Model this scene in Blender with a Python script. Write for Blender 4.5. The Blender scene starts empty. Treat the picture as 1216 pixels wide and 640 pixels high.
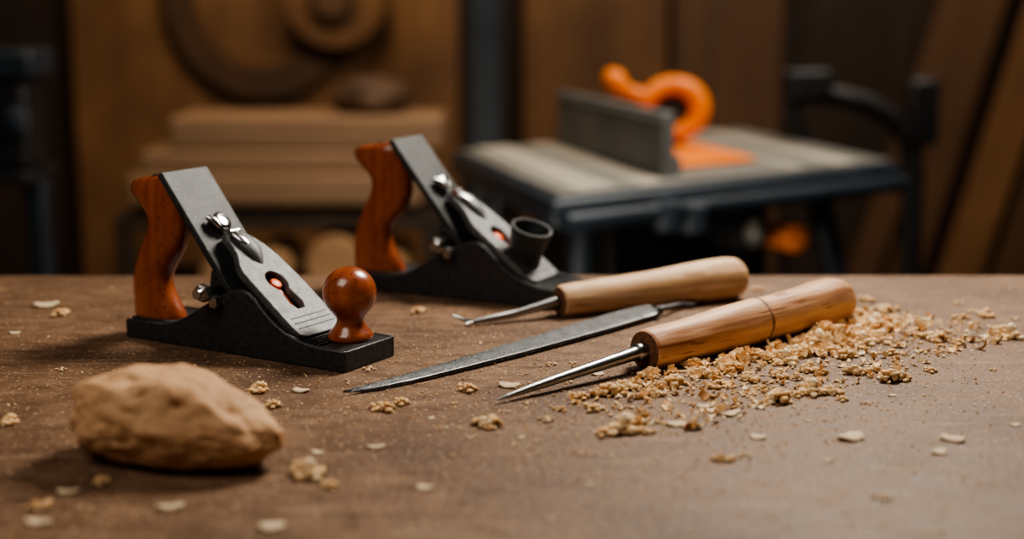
import bpy, math, random
from mathutils import Vector, Matrix, noise
random.seed(7)
S = bpy.context.scene
COL = S.collection
H = 0.315            # eye height above the bench top
TH = math.atan(320/1689)

def G(u, v, z=0.0):
    """point on the horizontal plane z (bench top = 0)"""
    b = (v-320)/1689; s, c = math.sin(TH), math.cos(TH)
    t = (H-z)/(s+b*c)
    return Vector(((u-608)/1689*t, (c-b*s)*t, z))

# ------------------------------------------------------------ materials
def mat(name, c1, c2=None, rough=0.5, metal=0.0, scale=20, stretch=(1,1,1), bump=0.0, bscale=None,
        rrange=0.0, coat=0.0, ramp=(0.35,0.65), speck=None, detail=6, dist=0.0, wave=None, rings=None, spec=0.5, big=None, scratch=None):
    m = bpy.data.materials.new(name); m.use_nodes = True
    N = m.node_tree.nodes; L = m.node_tree.links
    B = N["Principled BSDF"]
    B.inputs["Roughness"].default_value = rough
    B.inputs["Metallic"].default_value = metal
    B.inputs["Coat Weight"].default_value = coat
    B.inputs["Coat Roughness"].default_value = 0.15
    B.inputs["Specular IOR Level"].default_value = spec
    tc = N.new("ShaderNodeTexCoord"); mp = N.new("ShaderNodeMapping")
    mp.inputs["Scale"].default_value = stretch
    L.new(tc.outputs["Object"], mp.inputs["Vector"])
    nz = N.new("ShaderNodeTexNoise"); nz.inputs["Scale"].default_value = scale
    nz.inputs["Detail"].default_value = detail; nz.inputs["Roughness"].default_value = 0.6
    nz.inputs["Distortion"].default_value = dist
    L.new(mp.outputs[0], nz.inputs["Vector"])
    cr = N.new("ShaderNodeValToRGB")
    cr.color_ramp.elements[0].position = ramp[0]; cr.color_ramp.elements[1].position = ramp[1]
    cr.color_ramp.elements[0].color = (*c1, 1); cr.color_ramp.elements[1].color = (*(c2 or c1), 1)
    L.new(nz.outputs["Fac"], cr.inputs["Fac"])
    col = cr.outputs["Color"]
    if wave:   # (scale, distortion, colour, amount, dir)
        w = N.new("ShaderNodeTexWave"); w.wave_type = 'BANDS'; w.bands_direction = wave[4] if len(wave) > 4 else 'Z'
        w.inputs["Scale"].default_value = wave[0]; w.inputs["Distortion"].default_value = wave[1]
        w.inputs["Detail"].default_value = 3; w.inputs["Detail Scale"].default_value = 1.5
        L.new(mp.outputs[0], w.inputs["Vector"])
        mu = N.new("ShaderNodeMath"); mu.operation = 'MULTIPLY'; mu.inputs[1].default_value = wave[3]
        L.new(w.outputs["Fac"], mu.inputs[0])
        mx = N.new("ShaderNodeMixRGB"); mx.inputs[2].default_value = (*wave[2], 1)
        L.new(mu.outputs[0], mx.inputs[0]); L.new(col, mx.inputs[1]); col = mx.outputs[0]
    if big:   # (scale, colour, amount) large soft blotches
        n2 = N.new("ShaderNodeTexNoise"); n2.inputs["Scale"].default_value = big[0]; n2.inputs["Detail"].default_value = 5
        L.new(tc.outputs["Object"], n2.inputs["Vector"])
        r2 = N.new("ShaderNodeMapRange"); r2.inputs[1].default_value=.45; r2.inputs[2].default_value=.68; r2.inputs[4].default_value=big[2]
        L.new(n2.outputs["Fac"], r2.inputs[0])
        mx = N.new("ShaderNodeMixRGB"); mx.inputs[2].default_value = (*big[1], 1)
        L.new(r2.outputs[0], mx.inputs[0]); L.new(col, mx.inputs[1]); col = mx.outputs[0]
    if scratch:   # (stretched scale, colour, amount) fine pale scratches
        m2 = N.new("ShaderNodeMapping"); m2.inputs["Scale"].default_value = (6,120,1); m2.inputs["Rotation"].default_value=(0,0,.35)
        L.new(tc.outputs["Object"], m2.inputs["Vector"])
        n2 = N.new("ShaderNodeTexNoise"); n2.inputs["Scale"].default_value = scratch[0]; n2.inputs["Detail"].default_value = 2
        L.new(m2.outputs[0], n2.inputs["Vector"])
        r2 = N.new("ShaderNodeMapRange"); r2.inputs[1].default_value=.62; r2.inputs[2].default_value=.72; r2.inputs[4].default_value=scratch[2]
        L.new(n2.outputs["Fac"], r2.inputs[0])
        mx = N.new("ShaderNodeMixRGB"); mx.inputs[2].default_value = (*scratch[1], 1)
        L.new(r2.outputs[0], mx.inputs[0]); L.new(col, mx.inputs[1]); col = mx.outputs[0]
    if speck:  # (scale, threshold, colour)
        n2 = N.new("ShaderNodeTexNoise"); n2.inputs["Scale"].default_value = speck[0]; n2.inputs["Detail"].default_value = 3
        if len(speck)>3: L.new(mp.outputs[0], n2.inputs["Vector"])
        else: L.new(tc.outputs["Object"], n2.inputs["Vector"])
        r2 = N.new("ShaderNodeValToRGB"); r2.color_ramp.elements[0].position = speck[1]; r2.color_ramp.elements[1].position = speck[1]+0.06
        L.new(n2.outputs["Fac"], r2.inputs["Fac"])
        mx = N.new("ShaderNodeMixRGB"); mx.inputs[2].default_value = (*speck[2], 1)
        L.new(r2.outputs["Color"], mx.inputs[0]); L.new(col, mx.inputs[1]); col = mx.outputs[0]
    L.new(col, B.inputs["Base Color"])
    if rrange:
        mr = N.new("ShaderNodeMapRange"); mr.inputs[3].default_value = rough-rrange; mr.inputs[4].default_value = rough+rrange
        mr.inputs[1].default_value = 0.3; mr.inputs[2].default_value = 0.7
        L.new(nz.outputs["Fac"], mr.inputs[0]); L.new(mr.outputs[0], B.inputs["Roughness"])
    if bump:
        nb = N.new("ShaderNodeTexNoise"); nb.inputs["Scale"].default_value = bscale or scale; nb.inputs["Detail"].default_value = 5
        L.new(mp.outputs[0], nb.inputs["Vector"])
        bp = N.new("ShaderNodeBump"); bp.inputs["Strength"].default_value = bump; bp.inputs["Distance"].default_value = 0.002
        L.new(nb.outputs["Fac"], bp.inputs["Height"]); L.new(bp.outputs[0], B.inputs["Normal"])
    return m

M = {}
M['bench'] = mat("bench_scuffed_wood", (.100,.054,.030), (.210,.122,.071), rough=.57, scale=60, stretch=(.45,1,1), bump=.6, bscale=330, rrange=.10,
                 speck=(280,.605,(.38,.265,.17)), ramp=(.33,.69), detail=12, big=(7,(.078,.041,.024),.8), spec=.34, scratch=(1.0,(.32,.215,.14),.5))
M['iron'] = mat("cast_iron", (.030,.032,.035), (.054,.057,.060), rough=.42, metal=.4, scale=160, bump=.28, bscale=600, rrange=.06,
                speck=(900,.65,(.22,.22,.22)))
M['blade'] = mat("dark_steel_iron", (.030,.034,.036), (.052,.056,.059), rough=.48, metal=.4, scale=60, bump=.30, bscale=800,
                 speck=(800,.635,(.20,.20,.20)))
M['cap'] = mat("grey_lever_cap", (.092,.096,.099), (.155,.159,.162), rough=.46, metal=.5, scale=80, bump=.34, bscale=800,
               speck=(650,.62,(.34,.34,.34)))
M['chrome'] = mat("worn_chrome", (.42,.42,.42), (.60,.60,.59), rough=.26, metal=1, scale=80, bump=.05, bscale=300)
M['steel'] = mat("shaft_steel", (.28,.29,.30), (.44,.45,.46), rough=.32, metal=1, scale=60, stretch=(.2,1,1), bump=.12, bscale=300)
M['file'] = mat("file_steel", (.055,.060,.064), (.125,.132,.138), rough=.46, metal=.65, scale=90, stretch=(1,1,1), bump=.65, bscale=800,
                speck=(520,.61,(.34,.35,.36)))
M['fileedge'] = mat("file_worn_edge", (.22,.23,.24), (.34,.35,.36), rough=.4, metal=.9, scale=90, bump=.2)
M['red'] = mat("orange_red_screw", (.80,.10,.012), (.95,.16,.02), rough=.35, scale=50)
M['black'] = mat("black_metal", (.009,.009,.010), (.02,.02,.022), rough=.5, metal=.2, scale=50)
M['tote'] = mat("reddish_hardwood", (.27,.060,.022), (.42,.115,.038), rough=.26, scale=40, stretch=(1.6,1.6,.35), coat=.5, bump=.12, bscale=300,
                wave=(16,5,(.18,.040,.013),.30,'X'), speck=(260,.62,(.16,.037,.013)))
M['beech'] = mat("beech_handle", (.50,.31,.165), (.76,.54,.345), rough=.56, scale=60, stretch=(.07,1,1), bump=.35, bscale=130, ramp=(.38,.60), detail=9,
                 wave=(30,5,(.42,.22,.10),.40,'Z'), speck=(260,.61,(.38,.20,.095),1), spec=.32)
M['ash'] = mat("oiled_handle", (.37,.170,.080), (.78,.48,.28), rough=.50, scale=60, stretch=(.08,1,1), bump=.5, bscale=130, ramp=(.36,.58), detail=9,
               wave=(24,6,(.32,.13,.06),.50,'Z'), speck=(200,.59,(.28,.11,.05),1), spec=.38)
M['ashend'] = mat("handle_end_grain", (.07,.028,.013), (.20,.085,.040), rough=.7, scale=200, bump=.9)
M['band'] = mat("dark_turned_band", (.13,.052,.022), (.28,.13,.06), rough=.6, scale=260, bump=.6)
M['potato'] = mat("tan_knotty_lump", (.44,.24,.118), (.63,.395,.218), rough=.68, scale=34, bump=.9, bscale=100, ramp=(.3,.66),
                  speck=(75,.655,(.32,.145,.062)), rrange=.06, spec=.26, big=(18,(.50,.28,.14),.7))
M['crumb'] = mat("wood_crumb", (.66,.39,.17), (.89,.64,.36), rough=.8, scale=160, bump=.4, bscale=500)
M['dust'] = mat("sawdust_golden", (.72,.44,.20), (.89,.63,.35), rough=.85, scale=180)
M['dust2'] = mat("sawdust_pale", (.84,.64,.39), (.94,.78,.54), rough=.85, scale=180)
M['dust3'] = mat("sawdust_brown", (.54,.285,.11), (.72,.43,.19), rough=.85, scale=180)
M['flake'] = mat("pale_shaving", (.66,.49,.30), (.88,.74,.53), rough=.7, scale=120, bump=.5, bscale=300)
# room
M['wallb'] = mat("dark_wood_wall", (.018,.010,.0055), (.040,.021,.011), rough=.7, scale=5, stretch=(3,1,.4), bump=.2)
M['floor'] = mat("dark_floor", (.02,.015,.012), (.04,.03,.022), rough=.7, scale=6)
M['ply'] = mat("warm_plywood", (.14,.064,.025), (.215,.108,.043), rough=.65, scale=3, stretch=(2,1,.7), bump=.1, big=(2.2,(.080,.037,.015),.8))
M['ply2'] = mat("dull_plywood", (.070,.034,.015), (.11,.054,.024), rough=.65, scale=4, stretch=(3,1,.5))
M['hoop'] = mat("dark_hoop_wood", (.050,.025,.012), (.08,.040,.018), rough=.7, scale=4)
M['plank'] = mat("stacked_plank", (.19,.114,.064), (.27,.163,.092), rough=.6, scale=8, stretch=(.3,2,2), bump=.1)
M['log'] = mat("log_end", (.28,.16,.08), (.42,.25,.13), rough=.75, scale=20)
M['sawtop'] = mat("saw_table_metal", (.15,.15,.138), (.22,.22,.202), rough=.5, metal=.2, scale=8)
M['sawstrip'] = mat("saw_table_light_metal", (.38,.35,.30), (.46,.42,.36), rough=.5, metal=.2, scale=8)
M['sawblue'] = mat("saw_navy_black", (.014,.021,.030), (.024,.034,.048), rough=.40, metal=.1, scale=10)
M['fence'] = mat("fence_grey", (.105,.11,.11), (.16,.165,.16), rough=.5, metal=.2, scale=12)
M['orange'] = mat("orange_plastic", (.74,.17,.010), (.88,.24,.018), rough=.5, scale=10)
M['dial'] = mat("pale_dial", (.30,.30,.28), (.42,.42,.39), rough=.4, scale=20)

# ------------------------------------------------------------ mesh builder
class MB:
    def __init__(s): s.v = []; s.f = []; s.mi = []
    def add(s, vs, fs, mi=0):
        o = len(s.v); s.v += [tuple(p) for p in vs]; s.f += [tuple(i+o for i in f) for f in fs]; s.mi += [mi]*len(fs); return s
    def box(s, x0,x1,y0,y1,z0,z1, mi=0, mtx=None):
        vs = [Vector(p) for p in ((x0,y0,z0),(x1,y0,z0),(x1,y1,z0),(x0,y1,z0),(x0,y0,z1),(x1,y0,z1),(x1,y1,z1),(x0,y1,z1))]
        if mtx: vs = [mtx@p for p in vs]
        return s.add(vs, [(3,2,1,0),(4,5,6,7),(0,1,5,4),(1,2,6,5),(2,3,7,6),(3,0,4,7)], mi)
    def prism(s, base, top, mi=0):
        n = len(base)
        fs = [tuple(reversed(range(n))), tuple(range(n,2*n))]+[(i,(i+1)%n,n+(i+1)%n,n+i) for i in range(n)]
        return s.add(list(base)+list(top), fs, mi)
    def exz(s, prof, y0, y1, mi=0):
        return s.prism([(x,y0,z) for x,z in prof], [(x,y1,z) for x,z in prof], mi)
    def rings(s, R, mi=0, caps=True):
        n = len(R[0]); vs = [p for r in R for p in r]; fs = []
        for j in range(len(R)-1):
            for i in range(n):
                a=j*n+i; b=j*n+(i+1)%n
                fs.append((a,b,b+n,a+n))
        if caps:
            fs.append(tuple(reversed(range(n)))); fs.append(tuple(range((len(R)-1)*n, len(R)*n)))
        return s.add(vs, fs, mi)
    def tube(s, pts, rad, seg=20, mi=0, caps=True, flat=1.0, wob=0):
        pts = [Vector(p) for p in pts]
        if not hasattr(rad,'__len__'): rad = [rad]*len(pts)
        R = []; ref = None
        for i,p in enumerate(pts):
            d = (pts[min(i+1,len(pts)-1)]-pts[max(i-1,0)]).normalized()
            if ref is None:
                ref = Vector((0,0,1)) if abs(d.z) < .9 else Vector((1,0,0))
            a = (ref-d*ref.dot(d)).normalized(); ref = a
            b = d.cross(a)
            ring=[]
            for k in range(seg):
                o=a*math.cos(k*2*math.pi/seg)*flat+b*math.sin(k*2*math.pi/seg)
                rr=rad[i]
                if wob: rr*=1+wob*noise.noise(Vector((p.x*25,o.dot(a)*1.2,o.dot(b)*1.2)))
                ring.append(p+o*rr)
            R.append(ring)
        return s.rings(R, mi, caps)
    def lathe_z(s, prof, c=(0,0,0), seg=40, mi=0, axis=None):
        """prof [(r,h)] around axis through c"""
        ax = Vector(axis or (0,0,1)).normalized()
        a = ax.orthogonal().normalized(); b = ax.cross(a); c = Vector(c)
        R = [[c+ax*h+(a*math.cos(k*2*math.pi/seg)+b*math.sin(k*2*math.pi/seg))*max(r,1e-5) for k in range(seg)] for r,h in prof]
        return s.rings(R, mi)
    def mesh(s, name, mats, smooth=True):
        me = bpy.data.meshes.new(name); me.from_pydata(s.v, [], s.f)
        for m in mats: me.materials.append(m)
        me.polygons.foreach_set("material_index", s.mi)
        if smooth: me.polygons.foreach_set("use_smooth", [True]*len(me.polygons))
        me.update()
        import bmesh
        bm = bmesh.new(); bm.from_mesh(me); bmesh.ops.recalc_face_normals(bm, faces=bm.faces); bm.to_mesh(me); bm.free()
        return me
    def obj(s, name, mats, parent=None, bevel=0, smooth=True, seg=2, **kw):
        if not isinstance(mats,(list,tuple)): mats=[mats]
        o = bpy.data.objects.new(name, s.mesh(name, mats, smooth)); COL.objects.link(o)
        finish(o, parent, bevel, seg, smooth); tag(o, **kw); return o

def finish(o, parent=None, bevel=0, seg=2, smooth=True):
    if parent: o.parent = parent
    if bevel:
        b = o.modifiers.new("bevel",'BEVEL'); b.width = bevel; b.segments = seg; b.limit_method='ANGLE'; b.angle_limit=math.radians(35)
        b.harden_normals = False
    if smooth:
        me = o.data
        try: me.set_sharp_from_angle(angle=math.radians(38))
        except Exception: pass

def tag(o, **kw):
    for k,v in kw.items(): o[k]=v
def empty(name, loc, rz=0, sc=1, **kw):
    e = bpy.data.objects.new(name, None); COL.objects.link(e); e.location = loc; e.rotation_euler=(0,0,rz); e.scale=(sc,)*3
    e.empty_display_size=.03; tag(e, **kw); return e

def flat_plate(name, outlines, thick, mtx, material, parent, bevel=.0009):
    """2D outlines (first outer, rest holes) -> solid plate"""
    cu = bpy.data.curves.new(name+"_c",'CURVE'); cu.dimensions='2D'; cu.fill_mode='BOTH'; cu.extrude=thick/2-bevel; cu.bevel_depth=bevel; cu.bevel_resolution=1
    for ol in outlines:
        sp = cu.splines.new('POLY'); sp.points.add(len(ol)-1)
        for p,(x,y) in zip(sp.points, ol): p.co=(x,y,0,1)
        sp.use_cyclic_u=True
    t = bpy.data.objects.new("tmp", cu); COL.objects.link(t)
    dg = bpy.context.evaluated_depsgraph_get()
    me = bpy.data.meshes.new_from_object(t.evaluated_get(dg)); me.name=name
    bpy.data.objects.remove(t)
    me.transform(mtx); me.materials.clear(); me.materials.append(material)
    o = bpy.data.objects.new(name, me); COL.objects.link(o); o.parent = parent
    return o

# ------------------------------------------------------------ room
def structure(name, b, m):
    return b.obj(name, m, kind="structure", smooth=False)
FZ=-.9
structure("floor", MB().box(-3,3.2,-1.8,4.9,FZ-.1,FZ), M['floor'])
structure("wall_back", MB().box(-3,3.2,4.8,4.9,FZ,1.8), M['wallb'])
structure("wall_left", MB().box(-3.1,-3,-1.8,4.9,FZ,1.8), M['wallb'])
structure("wall_right", MB().box(3.2,3.3,-1.8,4.9,FZ,1.8), M['wallb'])
structure("wall_front", MB().box(-3,3.2,-1.9,-1.8,FZ,1.8), M['wallb'])
structure("ceiling", MB().box(-3,3.2,-1.8,4.9,1.8,1.9), M['wallb'])

# ------------------------------------------------------------ workbench
wb = empty("workbench", (0,.9,FZ), label="brown matte workbench with a worn mottled top", category="workbench")
def wbo(b,name,**k):
    o=b.obj(name, M['bench'], wb, **k); o.location=(0,-.9,-FZ); return o
wbo(MB().box(-1.25,1.25,.15,1.627,-.05,0),"worktop",bevel=.003)
for x in (-1.15,1.07):
    for y in (.22,1.45):
        wbo(MB().box(x,x+.08,y,y+.08,FZ,-.05),"leg",bevel=.004)

# ------------------------------------------------------------ hand planes
def body_mesh(L):
    b = MB()
    deck = [(0,0),(0,.0165),(L,.0185),(L,0)]
    b.exz(deck, .0005,.0725)
    ch = [(0,0),(0,.0175),(.046,.018),(.056,.0195),(.066,.0228),(.076,.0275),(.086,.033),(.096,.0388),(.108,.0455),(.120,.052),(.132,.0575),(.142,.0605),(.149,.061),(.155,.0592),
          (.162,.0540),(.170,.0465),(.178,.0395),(.187,.033),(.197,.0275),(.208,.0235),(.220,.0207),(.234,.0193),(L,.019),(L,0)]
    b.exz(ch, 0,.005); b.exz(ch,.068,.073)
    return b
def ring_ellipse(cx,cz,a,c,y,tilt=0,n=28,pw=2.3):
    out=[]
    for k in range(n):
        t=2*math.pi*k/n; co,si=math.cos(t),math.sin(t)
        px=a*math.copysign(abs(co)**(2/pw),co); py=c*math.copysign(abs(si)**(2/pw),si)
        out.append((cx+px*math.cos(tilt), y+py, cz+px*math.sin(tilt)))
    return out
def tote_mesh():
    # (cx, cz, half length, half thickness, tilt)
    L=[(.0200,.016,.0285,.0150,0),(.0195,.0200,.0293,.0160,0),(.0180,.0255,.0285,.0155,0),(.0145,.036,.0248,.0145,.03),(.0120,.047,.0222,.0140,0),
       (.0130,.058,.0208,.0140,-.15),(.0175,.070,.0202,.0145,-.32),(.0250,.082,.0206,.015,-.42),(.0320,.094,.0218,.015,-.38),(.0355,.106,.0228,.015,-.22),(.0350,.117,.0235,.0145,0),
       (.0300,.1275,.0245,.0140,.20),(.0245,.1370,.0270,.0135,.26),(.0205,.1440,.0295,.0125,.22),(.0200,.1495,.0280,.0098,.16),(.021,.1525,.021,.005,.14)]
    b=MB(); R=[]
    n=len(L)
    for i in range(n-1):
        for s in range(4):
            t=s/4; p0=L[max(i-1,0)];p1=L[i];p2=L[i+1];p3=L[min(i+2,n-1)]
            q=[.5*((2*b1)+(-a1+c1)*t+(2*a1-5*b1+4*c1-d1)*t*t+(-a1+3*b1-3*c1+d1)*t**3) for a1,b1,c1,d1 in zip(p0,p1,p2,p3)]
            R.append(ring_ellipse(q[0],q[1],q[2],q[3],.027,q[4]))
    q=L[-1]; R.append(ring_ellipse(q[0],q[1],q[2],q[3],.027,q[4]))
    return b.rings(R)
def build_plane(loc, rz, sc, knob, label, L=.262):
    r = empty("hand_plane", loc, rz, sc, label=label, category="hand plane", group="hand planes on the workbench")
    body_mesh(L).obj("body", M['iron'], r, bevel=.0014, label="dark cast iron body with curved cheeks")
    # frog
    MB().exz([(.088,.016),(.150,.0165),(.108,.068),(.098,.072)],.015,.058).obj("frog", M['iron'], r, bevel=.001)
    # cutting iron
    d=Vector((.617,0,-.787)); n=Vector((.787,0,.617)); p0=Vector((.049,0,.160)); y0,y1=.0065,.0665
    def P(s,y,h): q=p0+d*s+n*h; return (q.x,y,q.z)
    Ls=.181
    b=MB().prism([P(0,y0,0),P(Ls,y0,0),P(Ls,y1,0),P(0,y1,0)],[P(0,y0,-.0070),P(Ls,y0,-.0070),P(Ls,y1,-.0070),P(0,y1,-.0070)])
    b.obj("cutting_iron", M['blade'], r, bevel=.0011, label="thick dark steel cutting iron")
    # lever cap
    e=Vector((.79,0,-.613)).normalized(); nn=Vector((-e.z,0,e.x)); q0=Vector((.107,0,.0995))
    mt=Matrix(((e.x,0,nn.x,q0.x),(0,1,0,0),(e.z,0,nn.z,q0.z),(0,0,0,1)))
    outer=[(-.006,.034),(-.005,.028),(.002,.0245),(.014,.0225),(.022,.0200),(.029,.0155),(.036,.0105),(.044,.0078),(.080,.0070),(.114,.0065),(.124,.0075),(.128,.014),(.128,.059),(.124,.0655),(.114,.0665),(.060,.0660),
           (.035,.0640),(.018,.0600),(.006,.054),(-.002,.048),(-.006,.041)]
    hole=[]
    hc=(.062,.036)
    for k in range(22):
        a=math.radians(38+k*(284/21)); hole.append((hc[0]+.0130*math.cos(a),hc[1]+.0120*math.sin(a)))
    hole+=[(.079,hc[1]-.0074),(.090,hc[1]-.0092),(.098,hc[1]-.005),(.098,hc[1]+.005),(.090,hc[1]+.0092),(.079,hc[1]+.0074)]
    cap=flat_plate("lever_cap",[outer,hole],.0078,mt,M['cap'],r); cap["label"]="grey tapered lever cap with a keyhole slot"
    def C(s,y,h): v=mt@Vector((s,y,h)); return v
    b=MB(); b.lathe_z([(.0062,-.010),(.0062,-.0020),(.0052,-.0006),(.002,.0002)],C(.0605,.0400,0),24,axis=nn)
    b.prism([C(.066,.030,-.006),C(.094,.030,-.006),C(.094,.0425,-.006),C(.066,.0425,-.006)],[C(.068,.033,-.003),C(.078,.033,-.003),C(.078,.040,-.003),C(.068,.040,-.003)])
    b.obj("cap_screw",M['red'],cap,label="small orange-red screw head")
    MB().tube([C(-.002,.0385,.003),C(.010,.0385,.006),C(.022,.038,.0068),C(.032,.0375,.0055),C(.042,.037,.002)],[.0075,.0100,.0090,.0060,.001],18,flat=.55).obj("cap_spine",M['cap'],cap)
    b=MB()
    for s_ in (.106,.112,.118): b.prism([C(s_,.012,.0032),C(s_+.0012,.012,.0032),C(s_+.0012,.061,.0032),C(s_,.061,.0032)],[C(s_,.012,.0043),C(s_+.0012,.012,.0043),C(s_+.0012,.061,.0043),C(s_,.061,.0043)])
    b.obj("cap_rib",M['blade'],cap,bevel=.0002)
    MB().prism([C(.03,.018,-.0095),C(.108,.018,-.0095),C(.108,.058,-.0095),C(.03,.058,-.0095)],[C(.03,.018,-.012),C(.108,.018,-.012),C(.108,.058,-.012),C(.03,.058,-.012)]).obj("keyhole_shade_backing",M['black'],r,bevel=.0004)  # chip breaker plate, coloured black to put shade behind the keyhole
    # cam lever (chrome)
    cb=MB()
    cb.lathe_z([(.005,-.012),(.005,-.004),(.0088,-.003),(.0100,0),(.0098,.003),(.008,.0046),(.0055,.0052),(.0050,.0040),(.0001,.0040)],P(.064,.036,.005),32,axis=n)
    cb.tube([P(.056,.024,.005),P(.062,.026,.0075),P(.070,.029,.0075)],[.0025,.0038,.0025],14)
    cb.obj("cam_knob",M['chrome'],r,label="polished chrome cam knob")
    a1=Vector((.112,.033,.104)); a2=Vector((.128,.036,.0935))
    b=MB(); b.tube([a1+(a1-a2)*.2,a1,(a1+a2)/2,a2,a2+(a2-a1)*.25],[.003,.0060,.0064,.0048,.001],20,flat=.6)
    b.lathe_z([(.0038,-.006),(.0038,.006)],a1+Vector((-.002,.0,.0015)),16,axis=(0,1,0))
    b.obj("cam_lever",M['chrome'],r)
    # depth adjuster nut through the near side
    nb=MB()
    nb.lathe_z([(.004,-.004),(.004,.02)],(.110,-.006,.056),20,axis=(0,1,0))
    nb.lathe_z([(.0065,-.0075),(.0085,-.006),(.0085,.0),(.0075,.0015)],(.110,-.006,.056),6,axis=(0,1,0))
    nb.lathe_z([(.0048,-.012),(.0048,-.006)],(.110,-.006,.056),18,axis=(0,1,0))
    nb.lathe_z([(.0055,-.004),(.0070,-.002),(.0070,.004)],(.119,-.003,.0475),6,axis=(0,1,0))
    nb.obj("adjusting_nut",M['chrome'],r,smooth=True,label="steel hex adjusting nut")
    # ribs on the toe deck
    rb=MB()
    for i in range(5): rb.box(.204+.0055*i,.2065+.0055*i,.007,.066,.018,.0215-.0004*i)
    rb.obj("mouth_plate",M['iron'],r,bevel=.0004)
    # tote
    t=tote_mesh().obj("rear_handle",M['tote'],r,label="glossy reddish-brown curved wooden handle"); 
    MB().lathe_z([(.0050,-.003),(.0050,.0006),(.003,.0014)],(.024,.027,.1530),20).obj("handle_screw",M['chrome'],t)
    MB().box(-.001,.058,.009,.046,.0155,.0185).obj("handle_seat",M['iron'],r,bevel=.0008)
    # front knob
    kx,ky=L-.027,.044
    if knob=="wood":
        prof=[(.0195,.0185),(.0205,.0200),(.0205,.0225),(.0185,.0255),(.0150,.0290),(.0125,.0335),(.0122,.037),(.0140,.0405),(.0175,.0445)]
        for k in range(1,17):
            a=math.radians(-38+k*128/16); prof.append((.0240*math.cos(a),.0605+.0235*math.sin(a)))
        MB().lathe_z(prof,(kx,ky,0),48).obj("front_knob",M['tote'],r,label="round glossy reddish-brown wooden knob")
    else:
        ax=Vector((.34,-.12,1)).normalized()
        prof=[(.015,-.008),(.0175,.000),(.0170,.010),(.0175,.026),(.0195,.036),(.0208,.044),(.0215,.0475),(.0210,.0500),(.0190,.0500),(.0175,.046),(.0160,.030),(.0001,.028)]
        MB().lathe_z(prof,(kx-.034,ky-.008,.028),40,axis=ax).obj("front_knob",M['blade'],r,label="dark metal cup-shaped open knob")
        MB().lathe_z([(.017,.0),(.022,.001),(.022,.006),(.017,.010)],(kx-.034,ky-.008,.0175),32).obj("knob_collar",M['iron'],r)
    return r
R2=math.radians(-26.5); SC2=1.05
A1=Vector((-.3673,1.319,0)); A2=Vector((-.178,1.549,0))
build_plane(A1, math.radians(-31.4), 1, "wood", "metal hand plane with red-brown wooden handle and round wooden knob")
build_plane(A2, R2, SC2, "metal", "metal hand plane with red-brown handle and dark cup-shaped knob", L=.242)

# ------------------------------------------------------------ turning tools (handle + shaft)
def build_tool(tip, butt, zpts, hprof, sprof, name, label, cat, hm, hook=False, band=None, end=None, wob=.05):
    """local x runs from tip to butt. zpts: [(frac,z)] ; hprof/sprof [(frac,r)]"""
    d=Vector((butt.x-tip.x,butt.y-tip.y,0)); Ln=d.length; rz=math.atan2(d.y,d.x)
    r=empty(name,(tip.x,tip.y,0),rz,1,label=label,category=cat)
    def z(f):
        for (a,za),(b,zb) in zip(zpts,zpts[1:]):
            if f<=b: 
                t=(f-a)/(b-a); return za+(zb-za)*t
        return zpts[-1][1]
    def cat_(prof,n=6):
        out=[]
        m=len(prof)
        for i in range(m-1):
            p0=prof[max(i-1,0)];p1=prof[i];p2=prof[i+1];p3=prof[min(i+2,m-1)]
            for s in range(n):
                t=s/n; f=p1[0]+(p2[0]-p1[0])*t
                m1=(p2[1]-p0[1])/max(p2[0]-p0[0],1e-6)*(p2[0]-p1[0]); m2=(p3[1]-p1[1])/max(p3[0]-p1[0],1e-6)*(p2[0]-p1[0])
                h=(2*t**3-3*t*t+1)*p1[1]+(t**3-2*t*t+t)*m1+(-2*t**3+3*t*t)*p2[1]+(t**3-t*t)*m2
                out.append((f,max(h,.0003)))
        out.append(prof[-1]); return out
    hp=cat_(hprof)
    MB().tube([(f*Ln,0,z(f)) for f,_ in hp],[q for _,q in hp],44,wob=wob).obj("handle",hm,r)
    f0,r0=hprof[0]
    MB().tube([(f0*Ln-.0012,0,z(f0)),(f0*Ln-.0006,0,z(f0)),(f0*Ln+.004,0,z(f0))],[r0*.90,r0*.97,r0*.985],40).obj("handle_end",M['ashend'],r,label="dark end grain face")
    sp=cat_(sprof)
    b=MB()
    if hook:
        b.tube([(-.012,.012,.010),(-.004,.008,.006),(.004,.003,.004)]+[(f*Ln,0,z(f)) for f,_ in sp[3:]],[.0008,.0016,.0022]+[q for _,q in sp[3:]],20)
        b.tube([(-.006,-.004,.0035),(.006,0,.004),(.014,0,.0045)],[.0006,.0018,.002],12)
    else:
        b.tube([(f*Ln,0,z(f)) for f,_ in sp],[q for _,q in sp],24)
    b.obj("shaft",M['steel'],r,label="tapered bright steel shaft")
    if band:
        bf,br=band
        MB().tube([(bf*Ln-.0030,0,z(bf)),(bf*Ln-.0012,0,z(bf)),(bf*Ln+.0010,0,z(bf)),(bf*Ln+.0022,0,z(bf))],[br,br+.0004,br+.0002,br-.0004],44,wob=wob).obj("band",M['band'],r,label="thin dark turned ring")
    return r
tip=G(590,474,.004); butt=G(1003,355,.0245)
build_tool(tip,butt,[(0,.0035),(.15,.0095),(.36,.0168),(.7,.0222),(1,.0250)],
   [(.372,.0172),(.378,.0184),(.41,.0188),(.47,.0190),(.54,.0197),(.60,.0205),(.66,.0212),(.695,.0213),(.72,.0208),(.78,.0212),(.86,.0226),(.92,.0238),(.955,.0234),(.98,.0208),(.993,.0150),(1.0,.003)],
   [(0,.0006),(.03,.0020),(.09,.0034),(.18,.0044),(.28,.0054),(.345,.0062),(.352,.0078),(.395,.0078)],
   "turning_awl","turned reddish wooden handle with tapered pointed steel shaft","awl",M['ash'],band=(.702,.0212),wob=.06)
tip2=G(556,384,.003); butt2=G(883,327,.0235)
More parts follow.
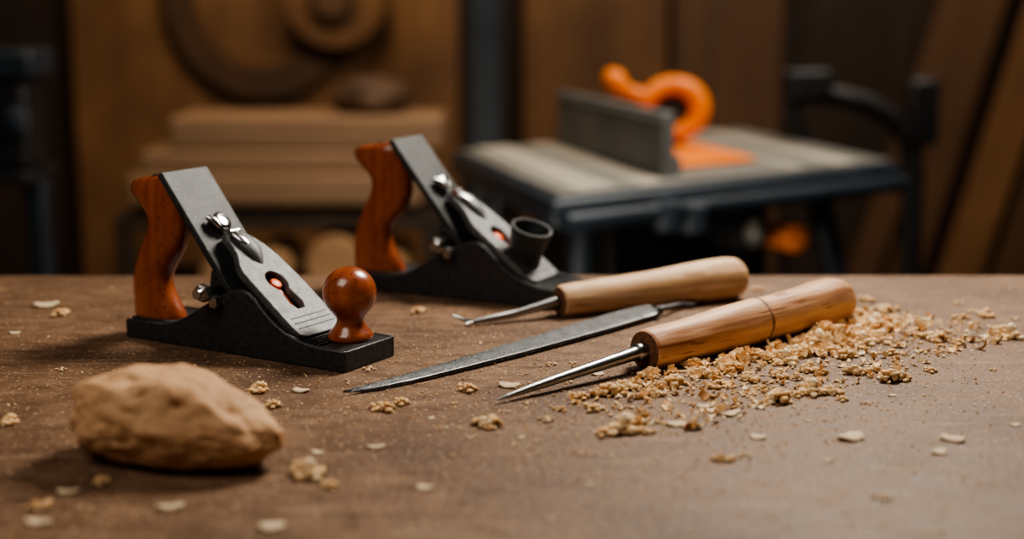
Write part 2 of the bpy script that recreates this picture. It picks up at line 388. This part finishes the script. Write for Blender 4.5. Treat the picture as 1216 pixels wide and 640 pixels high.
build_tool(tip2,butt2,[(0,.0035),(.15,.0075),(.30,.0155),(1,.0225)],
   [(.311,.0148),(.318,.0160),(.36,.0170),(.48,.0180),(.62,.0192),(.78,.0216),(.88,.0230),(.94,.0226),(.972,.0200),(.99,.0145),(1.0,.003)],
   [(0,.0020),(.03,.0028),(.10,.0037),(.2,.0045),(.29,.0060),(.330,.0064)],
   "hook_scraper","pale turned wooden handle with small hooked steel tip","scraper",M['beech'],hook=True,wob=.03)

# ------------------------------------------------------------ long tapered blade
kn=empty("long_knife",G(600,425),0,1,label="long tapered dark steel blade with thin curved wire tang",category="knife")
K0=kn.location.copy()
up=[(407,464.5),(450,452.5),(500,438.5),(560,421),(620,403),(680,385),(725,371.5),(755,364),(772,361.5),(784,366)]
lo=[(407,466),(452,459),(502,448),(560,433.5),(622,417.5),(682,401),(730,387.5),(764,377),(778,372.5),(788,370)]
b=MB(); R=[]
n=len(up)
for i,((u1,v1),(u2,v2)) in enumerate(zip(up,lo)):
    f=i/(n-1); zf=.0045+.0075*f; zn=.0030+.0045*f
    pf=G(u1,v1,zf)-K0; pn=G(u2,v2,zn)-K0
    th=.0034 if i else .0006
    if i==n-1: th=.002
    R.append([pf,pf*.7+pn*.3+Vector((0,0,.0008)),(pf+pn)/2+Vector((0,0,.0010 if i else 0)),pf*.05+pn*.95+Vector((0,0,.0002)),pn,pn-Vector((0,0,th)),(pf+pn)/2-Vector((0,0,th)),pf-Vector((0,0,th))])
b.rings(R)
for j,fc in enumerate(b.f):
    if j<(n-1)*8 and j%8==3: b.mi[j]=1
b.obj("blade",[M['file'],M['fileedge']],kn,smooth=True)
tp=[G(776,368,.008)-K0,G(795,364,.008)-K0,G(808,361,.006)-K0,G(820,362,.004)-K0,G(836,358,.003)-K0]
MB().tube(tp,[.004,.0028,.0024,.0022,.0010],14,flat=.8).obj("tang",M['file'],kn,label="thin bent wire tang")

# ------------------------------------------------------------ knotty potato-like lump
import bmesh
rs=random.Random(21)
bm=bmesh.new(); bmesh.ops.create_icosphere(bm,subdivisions=6,radius=1)
def D(x,y,z): return Vector((x,y,z)).normalized()
dents=[(D(.26,-.62,.60),.075,.17),(D(-.22,-.45,.88),.10,.06),(D(-.46,-.62,.60),.07,.07),(D(-.60,-.62,.40),.05,.05),(D(-.1,-.8,.35),.05,.04),
       (D(.1,-.95,-.1),.18,.05),(D(.66,-.35,.65),.17,.07),(D(.55,-.8,.15),.06,.05)]
bumps=[(D(.98,-.25,-.12),.24,.10),(D(.88,-.05,.40),.18,.08),(D(.80,-.60,.05),.20,.09),(D(.46,-.55,.70),.13,.06),(D(.05,-.50,.85),.20,.06),(D(-.95,-.1,.1),.30,.05),(D(-.30,-.65,.65),.15,.05),
       (D(.30,-.9,.10),.18,.05),(D(-.5,-.85,-.05),.25,.04),(D(-.72,-.45,.55),.16,.05)]
for k in range(44):
    bumps.append((D(rs.uniform(-1,1),rs.uniform(-1,.6),rs.uniform(-.4,1)),rs.uniform(.05,.13),rs.uniform(-.022,.030)))
off=Vector((2.3,7.7,5.2))
for v in bm.verts:
    nrm=v.co.copy(); wv=Vector((nrm.x*1.7,nrm.y,nrm.z*.9))
    rr=1+.08*noise.noise(wv*1.1+off)+.06*noise.noise(wv*2.3+off*2)+.040*noise.noise(wv*4.6+off)+.018*noise.noise(wv*10+off)+.008*noise.noise(wv*24)
    for dd,w_,dp in dents:
        a=nrm.angle(dd); rr-=dp*math.exp(-(a/w_)**2)
    for dd,w_,dp in bumps:
        a=nrm.angle(dd); rr+=dp*math.exp(-(a/w_)**2)
    pw=2.4; k=(abs(nrm.x)**pw+abs(nrm.y)**pw+abs(nrm.z)**pw)**(-1/pw)
    x,y,z=nrm*rr*k
    tp_=1-.24*max(0,(x+.10)) if x>-.10 else 1.0
    X=x*.0765; Y=y*.0455*tp_; Z=z*.0345*tp_
    Z-=.011*max(0,x)**1.2
    v.co=Vector((X,Y,Z))
zmin=min(v.co.z for v in bm.verts)
for v in bm.verts:
    z=v.co.z-zmin-.006
    v.co.z = z if z>.004 else max(0,(z+.006))*.4
me=bpy.data.meshes.new("knotty_wood_lump"); bm.to_mesh(me); bm.free()
me.polygons.foreach_set("use_smooth",[True]*len(me.polygons)); me.materials.append(M['potato'])
po=bpy.data.objects.new("knotty_wood_lump",me); COL.objects.link(po); po.location=(-.234,.953,0); po.rotation_euler=(0,0,math.radians(-20))
tag(po,label="tan potato-like knotty lump with dents on the bench",category="wood lump")

# ------------------------------------------------------------ crumbs, shavings, sawdust
def lump(b,c,r,sd,mi=None,sub=2):
    bm=bmesh.new(); bmesh.ops.create_icosphere(bm,subdivisions=sub,radius=1)
    sc=Vector((random.uniform(.6,1.4),random.uniform(.6,1.3),random.uniform(.5,.9)))
    vs=[]
    for v in bm.verts:
        k=1+.55*noise.noise(v.co*1.9+Vector((sd,sd*2,0)))+.3*noise.noise(v.co*5+Vector((sd,0,sd)))
        p=Vector((v.co.x*sc.x,v.co.y*sc.y,v.co.z*sc.z))*k*r+c; p.z=max(p.z,0); vs.append(p)
    b.add(vs,[tuple(x.index for x in f.verts) for f in bm.faces],random.choice((0,0,0,1,2)) if mi is None else mi); bm.free()
def curl(b,c,r,mi=0,amax=4.2):
    """small curled ribbon of shaving"""
    R=Matrix.Rotation(random.uniform(0,6.28),3,'Z')@Matrix.Rotation(random.uniform(-1,1),3,'X')@Matrix.Rotation(random.uniform(-.6,.6),3,'Y')
    n=6; arc=random.uniform(min(1.2,amax*.4),amax); w=r*random.uniform(.35,.8); k=r*random.uniform(.5,1)
    if amax<2: k*=1.5
    vs=[]
    for i in range(n+1):
        a=arc*(i/n-.5)
        for s,t in ((-1,0),(1,0),(1,.12),(-1,.12)):
            q=k*(1-t)
            vs.append(R@Vector((q*math.sin(a),s*w*(1-.25*abs(2*i/n-1)),-q*math.cos(a))))
    zm=min(q.z for q in vs)
    vs=[q+c-Vector((0,0,zm)) for q in vs]
    fs=[]
    for i in range(n):
        o=i*4
        for j in range(4): fs.append((o+j,o+(j+1)%4,o+4+(j+1)%4,o+4+j))
    fs.append((3,2,1,0)); fs.append((n*4,n*4+1,n*4+2,n*4+3))
    b.add(vs,fs,mi)
CM=[M['crumb'],M['dust2'],M['dust3']]
clumps=[]
for i in range(6):
    b=MB(); 
    for j in range([5,8,14,20,28,36][i]):
        rad=random.random()**.6*.9; a=random.uniform(0,6.28); r=random.uniform(.12,.30)*(1.25-.5*rad)
        lump(b,Vector((rad*math.cos(a),rad*.7*math.sin(a),r*.5+random.random()*.45*(1-rad))),r,i*37+j*3.3)
    for j in range([2,3,5,7,9,12][i]):
        rad=random.random()**.6; a=random.uniform(0,6.28)
        curl(b,Vector((rad*math.cos(a),rad*.7*math.sin(a),random.random()*.5*(1-rad))),random.uniform(.10,.2),random.choice((0,1,2)))
    clumps.append(b.mesh("wood_crumb",CM,smooth=True))
flakes=[]
for i in range(5):
    b=MB(); n=22
    R=[]
    asp=(.62,.5,.72,.45,.6)[i]
    for h,rs_ in ((0,.86),(.10,1),(.2,.95),(.27,.6),(.29,.2)):
        R.append([Vector((rs_*math.cos(2*math.pi*k/n)*(1+.35*noise.noise(Vector((math.cos(2*math.pi*k/n)*1.5,math.sin(2*math.pi*k/n)*1.5,i*9)))),
                   rs_*asp*math.sin(2*math.pi*k/n)*(1+.5*noise.noise(Vector((math.cos(2*math.pi*k/n)*2,math.sin(2*math.pi*k/n)*2,i*5+3)))),
                   h+.22*math.cos(2*math.pi*k/n)*rs_*math.cos(2*math.pi*k/n)+(.06*noise.noise(Vector((k*.7,h*9,i))) if h>.1 else 0))) for k in range(n)])
    b.rings(R); flakes.append(b.mesh("wood_flake",[M['flake']]))
def put(kind,mesh,u,v,px,label,group,rot=None):
    p=G(u,v); dist=p.y*1.02; s=px/1689*dist/2
    o=bpy.data.objects.new(kind,mesh); COL.objects.link(o); o.location=p; o.scale=(s,s,s*(1 if kind=="wood_crumb" else .8)); 
    o.rotation_euler=(0,0,random.uniform(-.7,.7) if rot is None else rot)
    tag(o,label=label,category="wood crumb" if kind=="wood_crumb" else "wood flake",group=group)
fl=[(56,364,34),(18,396,14),(358,465,24),(447,532,24),(504,580,22),(203,604,36),(323,627,34),(44,622,34),(80,585,28),(605,459,28),(837,484,22),(867,493,28),
    (803,505,26),(900,520,22),(1010,521,36),(1115,538,22),(1133,523,34),(378,538,18),(618,520,12),(710,445,16),(960,500,12),(1060,470,12),(983,547,12),(560,520,10),
    (700,575,10),(690,440,12),(512,497,12),(1205,505,14),(868,448,14),(760,455,16),(930,455,14),(1040,440,14),(790,440,12),(1000,436,14),(1100,380,14),(1165,400,12)]
for u,v,px in fl: put("wood_flake",random.choice(flakes),u,v,px,"small pale oval wood flake on the bench","wood flakes scattered on the bench")
cr=[(73,374,30,2),(305,465,38,3),(325,482,30,2),(437,440,22,1),(497,371,26,2),(365,564,60,5),(392,578,30,2),(122,573,32,2),(48,603,36,2),(10,503,36,3),
    (450,488,24,1),(477,479,30,2),(490,498,14,0),(555,463,34,2),(580,506,46,4),(648,500,26,1),(655,434,20,1),(455,486,38,2),(745,511,64,5),(718,516,34,2),(768,515,26,3),
    (861,547,32,2),(885,543,24,1),(1047,593,32,1),(1195,400,46,5),(1140,378,22,2),(1155,372,20,1),(1060,452,48,4),(1105,441,22,2),(965,466,52,5),(990,468,34,3),(925,476,52,4),(945,470,24,2),
    (1110,404,40,4),(1138,408,24,2),(800,458,48,4),(838,447,40,3),(725,468,48,4),(690,472,28,2),(707,487,30,2),(745,462,36,3),(770,447,38,3),(1018,444,38,3),(870,440,40,4),(905,428,38,4),
    (1170,376,32,3),(1138,362,18,1),(1205,380,16,1),(1060,420,24,2),(1085,398,28,3),(930,430,48,5),(960,440,36,3),(1005,425,38,4),(215,488,10,0),(850,478,14,0),(820,436,30,3),
    (248,350,18,1),(216,352,14,0),(680,432,14,1),(540,385,8,0),(72,440,18,1),(70,450,10,0),(1030,358,24,3),(1050,370,30,4),(900,345,18,2),(560,398,8,0),(1000,475,22,2),
    (1000,392,48,5),(1035,388,46,5),(975,408,50,5),(1045,405,42,5),(950,420,42,4),(1020,408,42,5),(1060,384,36,4),(1018,376,34,4),(890,452,34,3),(850,460,30,3),(780,470,30,3),
    (990,420,36,4),(1015,398,38,5),(985,400,42,4),(925,448,34,3),(1070,412,22,2),(1095,420,18,1),(735,485,22,1),(880,468,18,1),(905,462,22,2),(1125,395,18,1),
    (625,445,12,0),(520,455,10,0),(660,520,14,0),(420,505,14,0),(600,490,14,1),(675,455,16,1),(380,500,14,0),(800,530,14,0),(930,540,12,0),(290,520,12,0),(1180,440,14,1),(1100,470,14,0),
    (540,480,14,1),(625,480,16,1),(665,487,20,2),(500,470,12,0),(610,530,14,1),(530,540,14,0),(1030,480,16,1),(770,560,14,0),(470,430,12,0),(590,398,10,0),(880,500,14,1),(690,540,16,1),(340,440,12,0)]
for u,v,px,k in cr: put("wood_crumb",clumps[k],u,v,px,"golden-brown crumbly wood crumb on the bench","wood crumbs scattered on the bench",random.uniform(0,3))
# fine sawdust : one heap beside the awl, thinning out over the bench
dirn=(butt-tip); dirn.z=0; Ltool=dirn.length; dirn.normalize(); perp=Vector((dirn.y,-dirn.x,0))
b=MB()
def grain(p,r,mi):
    vs=[]
    for a in ((1,0,0),(-1,0,0),(0,1,0),(0,-1,0),(0,0,.7),(0,0,-.5)):
        q=Vector(a)*r*random.uniform(.5,1.5); vs.append(q)
    e=Matrix.Rotation(random.uniform(0,6.28),3,'Z')@Matrix.Rotation(random.uniform(-.8,.8),3,'X')
    vs=[e@q+p for q in vs]; zz=min(q.z for q in vs)
    if zz<0: vs=[q-Vector((0,0,zz)) for q in vs]
    b.add(vs,[(0,2,4),(2,1,4),(1,3,4),(3,0,4),(2,0,5),(1,2,5),(3,1,5),(0,3,5)],mi)
def hgt(s,dd):
    h=.016*math.exp(-((s-.90)/.11)**2-((dd-.034)/.021)**2)+.0055*math.exp(-((s-.60)/.24)**2-((dd-.030)/.024)**2)
    nn_=noise.noise(Vector((s*15,dd*40,0)))+.5*noise.noise(Vector((s*40,dd*100,3)))
    return h*max(.05,.5+2.0*nn_)
cnt=0
while cnt<4600:
    s=random.uniform(.1,1.22); dd=random.uniform(-.02,.15)
    h=hgt(s,dd)
    if random.random() > max(h,0)/.011+.012: continue
    if abs(dd)<.024 and s<1.03: continue
    cnt+=1
    p=tip+dirn*(s*Ltool)+perp*dd; 
    p.z=random.random()**.5*max(h,0)
    mi=random.choice((0,0,0,1,1,2)); q_=random.random()
    if q_<.18: curl(b,p,random.uniform(.002,.0058),mi)
    elif q_<.42: curl(b,p,random.uniform(.002,.0054),mi,1.3)
    elif q_<.56 and h>.002: lump(b,p,random.uniform(.002,.0052),cnt*.37,mi,1)
    else: grain(p,random.choice((.0007,.001,.0014,.0019,.0025)),mi)
def inplane(p,A,rz,sc):
    q=p-A; c,s_=math.cos(rz),math.sin(rz)
    x=q.x*c+q.y*s_; y=-q.x*s_+q.y*c
    return -.02<x<.27*sc and -.01<y<.08*sc
for i in range(5200):
    u=random.uniform(-20,1236); v=random.uniform(340,640); 
    if random.random()<.6: u=random.gauss(760,240); v=random.gauss(460,48)
    if v<335 or v>660: continue
    p=G(u,v)
    if inplane(p,A1,math.radians(-31.4),1) or inplane(p,A2,R2,SC2) or (p-po.location).length<.1: continue
    grain(p,random.choice((.0003,.0004,.0006,.0008,.0012)),random.choice((0,1,2)))
b.obj("sawdust",[M['dust'],M['dust2'],M['dust3']],smooth=False,kind="stuff",label="fine golden sawdust heaped beside the awl",category="sawdust")

# ------------------------------------------------------------ table saw
N_=Vector((.066,2.29,0)); NR=Vector((.713,.53,0)); NL=Vector((-.20,.74,0))
ts=empty("table_saw",(N_.x,N_.y,FZ),0,1,label="compact table saw with grey top, navy-black rim and orange guard",category="table saw")
Z0=-FZ
def T(a,c,z): q=NR*a+NL*c; return Vector((q.x,q.y,z+Z0))
def quad(b,a0,a1,c0,c1,z0,z1,mi=0):
    b.prism([T(a0,c0,z0),T(a1,c0,z0),T(a1,c1,z0),T(a0,c1,z0)],[T(a0,c0,z1),T(a1,c0,z1),T(a1,c1,z1),T(a0,c1,z1)],mi)
b=MB(); quad(b,0,1,0,1,-.055,-.004); b.obj("rim",M['sawblue'],ts,bevel=.015,seg=3,label="navy-black rim")
b=MB(); quad(b,.025,.975,.03,.97,-.004,.002); b.obj("saw_top",M['sawtop'],ts,bevel=.002)
b=MB()
for a0,a1 in ((.07,.17),(.23,.29),(.66,.70),(.80,.87)): quad(b,a0,a1,.035,.965,.002,.0045)
b.obj("slot_strip",M['sawstrip'],ts,bevel=.001,label="pale metal strips")
b=MB(); quad(b,.312,.345,.10,.94,.002,.118); quad(b,.345,.365,.10,.94,.002,.04); quad(b,.305,.312,.10,.94,.100,.108); b.obj("fence",M['fence'],ts,bevel=.004)
b=MB(); quad(b,.385,.64,.22,.80,.002,.012); b.obj("insert_plate",M['orange'],ts,bevel=.003,label="orange insert plate")
# guard : hooked orange shell with an open dark centre
gc=Vector((.340,3.0,.098))-Vector((N_.x,N_.y,FZ))
pts=[]; rd=[]
for k in range(0,18):
    a=math.radians(-115+k*16); pts.append(gc+Vector((.056*math.cos(a),.01,.050*math.sin(a)-.008))); rd.append(.015+.008*math.sin(min(k/12,1)*math.pi*.8))
for dx,dz,rr in ((-.080,.024,.014),(-.098,.030,.014),(-.114,.042,.020),(-.126,.054,.024),(-.134,.066,.018),(-.137,.074,.008)):
    pts.append(gc+Vector((dx,.01,dz))); rd.append(rr)
MB().tube(pts,rd,18).obj("blade_guard",M['orange'],ts,label="orange hooked plastic guard")
MB().lathe_z([(.034,-.006),(.038,-.002),(.038,.002),(.034,.006)],gc+Vector((0,.02,-.008)),30,axis=(0,1,0)).obj("saw_blade",M['black'],ts)
MB().box(-.02,.02,0,.03,-.09,-.04,mtx=Matrix.Translation(gc)).obj("guard_bracket",M['black'],ts,bevel=.004)
b=MB(); quad(b,.20,.66,.16,.85,-.30,-.055); b.obj("cabinet",M['black'],ts,bevel=.01)
b=MB(); b.tube([T(.02,-.03,-.04),T(.98,-.03,-.04)],.016,14); b.obj("front_rail",M['sawblue'],ts)
b=MB(); b.lathe_z([(.02,0),(.026,.006),(.026,.05),(.018,.055)],T(.27,-.03,-.075),24,axis=(0,0,1)); b.lathe_z([(.02,0),(.026,.006),(.026,.05),(.018,.055)],T(.34,-.03,-.085),24); b.obj("clamp_knob",M['sawblue'],ts)
fn=Vector((NR.y,-NR.x,0)).normalized()
MB().lathe_z([(.046,-.06),(.046,.004),(.040,.010),(.030,.010),(.029,.006)],T(.55,.06,-.112),32,axis=fn).obj("dial_rim",M['black'],ts)
MB().lathe_z([(.029,0),(.029,.008),(.010,.009),(.009,.02),(.0001,.022)],T(.55,.06,-.112),32,axis=fn).obj("dial",M['dial'],ts,label="pale round dial")
MB().lathe_z([(.020,-.06),(.026,.01),(.024,.03),(.012,.036)],T(.665,.06,-.132),28,axis=fn).obj("power_knob",M['orange'],ts,label="orange round knob")
for a,c,da,dc in ((.10,.08,-.06,-.05),(.76,.08,.30,-.05),(.12,.9,-.08,.05),(.85,.9,.10,.05)):
    MB().tube([T(a,c,-.05),T(a+da*.3,c+dc*.3,-.27),T(a+da,c+dc,FZ)],.024,12).obj("leg",M['sawblue'],ts)

# ------------------------------------------------------------ background workshop things
def zat(v,Y):
    b=(v-320)/1689; s,c=math.sin(TH),math.cos(TH); t=Y/(c-b*s); return H-t*(s+b*c)
def xat(u,v,Y):
    b=(v-320)/1689; t=Y/(math.cos(TH)-b*math.sin(TH)); return (u-608)/1689*t
def panel(name,u0,u1,Y,z0,z1,m,label,cat,th=.025,lean=0):
    x0,x1=xat(u0,160,Y),xat(u1,160,Y)
    o=MB().box(x0,x1,-th/2,th/2,0,z1-z0).obj(name,m,bevel=.003,label=label,category=cat)
    o.location=(0,Y,z0); o.rotation_euler=(lean,0,0); return o
panel("plywood_sheet",92,545,4.72,FZ,.75,M['ply'],"large warm brown plywood sheet against the wall","plywood sheet")
panel("plywood_sheet",622,790,4.70,FZ,.8,M['ply'],"narrow warm brown plywood sheet standing against the wall","plywood sheet")
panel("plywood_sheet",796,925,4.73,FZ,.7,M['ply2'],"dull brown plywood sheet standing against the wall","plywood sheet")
pz=empty("steel_post",(xat(578,100,4.2),4.2,FZ),0,1,label="dark blue-grey square steel post",category="post")
MB().box(-.045,.045,-.04,.04,0,2.6).obj("column",M['sawblue'],pz,bevel=.005); MB().box(-.09,.09,-.09,.09,0,.02).obj("base_plate",M['sawblue'],pz,bevel=.003)
def disc(name,u,v,Y,r,th,m,label,cat,hole=None,sq=1):
    c=Vector((xat(u,v,Y),Y,zat(v,Y)))
    prof=[(hole or .001,-th/2),(r-.012,-th/2),(r,-th/2+.012),(r,th/2-.004),(r-.004,th/2),(hole or .001,th/2)]
    bb=MB(); seg=56
    R=[[Vector((rr*math.cos(k*2*math.pi/seg)*sq,h,rr*math.sin(k*2*math.pi/seg))) for k in range(seg)] for rr,h in prof]
    if hole: R.append(R[0])
    bb.rings(R,caps=not hole); o=bb.obj(name,m,label=label,category=cat); o.location=c; return o
disc("wooden_hoop",310,-12,4.682,.36,.05,M['hoop'],"large dark wooden hoop hung on the plywood","wooden hoop",hole=.250,sq=.9)
disc("wooden_disc",398,4,4.625,.15,.06,M['ply'],"round warm wooden disc hung on the plywood","wooden disc",sq=1.1)
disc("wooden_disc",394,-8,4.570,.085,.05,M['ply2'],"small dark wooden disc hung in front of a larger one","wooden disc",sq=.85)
# rack carrying plank stack
Yp=3.6
rk=empty("lumber_rack",(xat(340,240,Yp),Yp,FZ),0,1,label="low dark lumber rack carrying planks and logs",category="rack")
zr=zat(246,Yp); w=xat(520,246,Yp)-xat(150,246,Yp)
MB().box(-w/2,w/2,-.16,.2,zr-FZ-.03,zr-FZ).obj("shelf",M['wallb'],rk,bevel=.003)
zl=zat(322,Yp)
MB().box(-w/2,w/2,-.16,.2,zl-FZ-.05,zl-FZ-.02).obj("shelf",M['wallb'],rk,bevel=.003)
for x in (-w/2,w/2-.04):
    for y in (-.16,.16): MB().box(x,x+.04,y,y+.04,0,zr-FZ-.03).obj("post",M['wallb'],rk,bevel=.003)
def plank(u0,u1,v0,v1,dy,dep,rz=0):
    Y=Yp+dy; x0,x1=xat(u0,v0,Y),xat(u1,v0,Y); z0,z1=zat(v1,Y),zat(v0,Y)
    o=MB().box(-(x1-x0)/2,(x1-x0)/2,0,dep,0,z1-z0).obj("lumber_plank",M['plank'],bevel=.009,seg=3,label="dusty brown sawn plank stacked on the rack",category="plank",group="planks stacked on the rack")
    o.location=((x0+x1)/2,Y,z0); o.rotation_euler=(0,0,rz)
plank(150,500,208,245,-.15,.30); plank(165,480,180,207,-.13,.26); plank(200,525,139,178,-.12,.26)
# dark rough wood block on the stack
zb=zat(139,Yp-.12)
bm=bmesh.new(); bmesh.ops.create_icosphere(bm,subdivisions=4,radius=1)
for v in bm.verts:
    k=1+.22*noise.noise(v.co*1.6+Vector((5,1,3)))+.08*noise.noise(v.co*4)
    v.co=Vector((v.co.x*.105*k,v.co.y*.06*k,max(v.co.z*.048*k+.040,0)))
me=bpy.data.meshes.new("wood_chunk"); bm.to_mesh(me); bm.free(); me.materials.append(M['hoop'])
me.polygons.foreach_set("use_smooth",[True]*len(me.polygons))
bo=bpy.data.objects.new("wood_chunk",me); COL.objects.link(bo); bo.location=(xat(440,118,Yp+.0),Yp+.0,zb)
tag(bo,label="dark brown rough wood chunk lying on the planks",category="wood chunk")
for u,v,r in ((398,283,.070),(322,292,.052),(462,296,.050),(262,300,.045)):
    o=MB().lathe_z([(r*.96,0),(r,.006),(r,.24),(r*.96,.25)],(0,0,0),28,axis=(0,1,0)).obj("log",M['log'],label="short round log lying on the lower rack shelf",category="log",group="logs on the rack shelf")
    o.location=(xat(u,v,Yp-.15),Yp-.18,zl-.02+r)
# left bench machine
mc=empty("drill_stand",(xat(18,150,3.0),3.0,FZ),0,1,label="dark blue-grey bench machine on a stand",category="machine")
def zz(v): return zat(v,3.0)-FZ
MB().box(-.10,.062,-.06,.10,zz(92),zz(58)).obj("machine_head",M['sawblue'],mc,bevel=.01)
MB().box(-.08,.04,-.04,.08,zz(200),zz(96)).obj("machine_body",M['black'],mc,bevel=.012)
MB().lathe_z([(.03,0),(.034,.01),(.034,.03),(.02,.04)],(.02,-.04,zz(140)),24,axis=(0,-1,0)).obj("knob",M['sawblue'],mc)
MB().box(-.12,.05,-.08,.12,zz(215),zz(200)).obj("machine_table",M['black'],mc,bevel=.006)
MB().box(.01,.05,0,.06,0,zz(205)).obj("stand_column",M['sawblue'],mc,bevel=.006)
MB().box(-.12,.12,-.12,.12,0,.03).obj("foot",M['sawblue'],mc,bevel=.006)
# right: bent black tube stand
Yt=3.2
tb=empty("tube_stand",(xat(1080,300,Yt),Yt,FZ),0,1,label="black bent tube stand with clamp heads",category="stand")
def q(u,v,dy=0): return Vector((xat(u,v,Yt)-tb.location.x,dy,zat(v,Yt)-FZ))
MB().tube([q(940,112),q(985,112),q(1030,122),q(1062,142),q(1080,170),q(1084,210),q(1082,260),q(1080,320),Vector((0,0,.02))],[.024]*9,16).obj("bent_tube",M['black'],tb)
MB().box(-.055,.055,-.03,.03,-.035,.035,mtx=Matrix.Translation(q(958,100))).obj("clamp_head",M['black'],tb,bevel=.012)
MB().box(-.035,.035,-.03,.03,-.075,.075,mtx=Matrix.Translation(q(1094,132))).obj("clamp_head",M['black'],tb,bevel=.012)
MB().tube([q(940,125),q(945,150),q(962,160)],[.016,.014,.012],12).obj("clamp_jaw",M['black'],tb)
MB().lathe_z([(.16,0),(.16,.02),(.02,.04)],(0,0,0),30).obj("stand_base",M['black'],tb)
# leaning planks on the right
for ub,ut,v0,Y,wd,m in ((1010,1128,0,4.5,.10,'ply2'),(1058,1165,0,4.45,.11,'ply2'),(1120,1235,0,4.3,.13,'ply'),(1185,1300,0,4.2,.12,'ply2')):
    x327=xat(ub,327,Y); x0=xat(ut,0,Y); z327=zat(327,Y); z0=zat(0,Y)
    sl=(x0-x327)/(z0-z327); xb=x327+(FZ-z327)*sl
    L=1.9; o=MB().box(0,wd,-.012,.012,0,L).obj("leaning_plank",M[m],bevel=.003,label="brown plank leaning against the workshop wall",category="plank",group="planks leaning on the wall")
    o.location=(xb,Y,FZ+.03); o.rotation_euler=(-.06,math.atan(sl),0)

# ------------------------------------------------------------ lights
def area(name,loc,tgt,size,power,col,sy=None):
    l=bpy.data.lights.new(name,'AREA'); l.energy=power; l.color=col; l.size=size
    if sy: l.shape='RECTANGLE'; l.size_y=sy
    o=bpy.data.objects.new(name,l); COL.objects.link(o); o.location=loc
    o.rotation_euler=(Vector(tgt)-Vector(loc)).to_track_quat('-Z','Y').to_euler(); return o
area("key_lamp",(.50,1.90,1.15),(.02,1.33,0),.38,31,(1,.90,.76))
area("fill_lamp",(-.8,.5,1.3),(-.1,1.35,0),.8,11,(1,.90,.79))
area("saw_fill_light",(.9,2.7,1.5),(.4,3,0),.6,24,(1,.91,.80))  # unseen area light added to brighten the saw
area("wall_fill_light",(-.6,3.3,1.6),(-.5,4.7,0),.7,25,(1,.79,.56))  # unseen warm light added to brighten the left wall panels
area("wall_fill_light",(1.4,3.6,1.6),(1.2,4.7,0),.5,9,(1,.79,.56))  # second unseen light, added for the right side of the wall
area("low_fill_light",(-.1,2.0,-.45),(.0,3.4,-.15),.5,4.5,(1,.86,.68))  # hidden low light behind the bench, added for rack logs and saw underside
w=bpy.data.worlds.new("world"); S.world=w; w.use_nodes=True
w.node_tree.nodes["Background"].inputs[0].default_value=(.5,.45,.4,1); w.node_tree.nodes["Background"].inputs[1].default_value=.05

# ------------------------------------------------------------ camera
cd=bpy.data.cameras.new("camera"); cam=bpy.data.objects.new("camera",cd); COL.objects.link(cam)
cam.location=(0,0,H); cam.rotation_euler=(math.pi/2-TH,0,0); cd.lens=50; cd.sensor_width=36; cd.clip_start=.02
cd.dof.use_dof=True; cd.dof.focus_distance=1.22; cd.dof.aperture_fstop=2.2
S.camera=cam
S.view_settings.view_transform='AgX'; S.view_settings.look='AgX - Medium High Contrast'
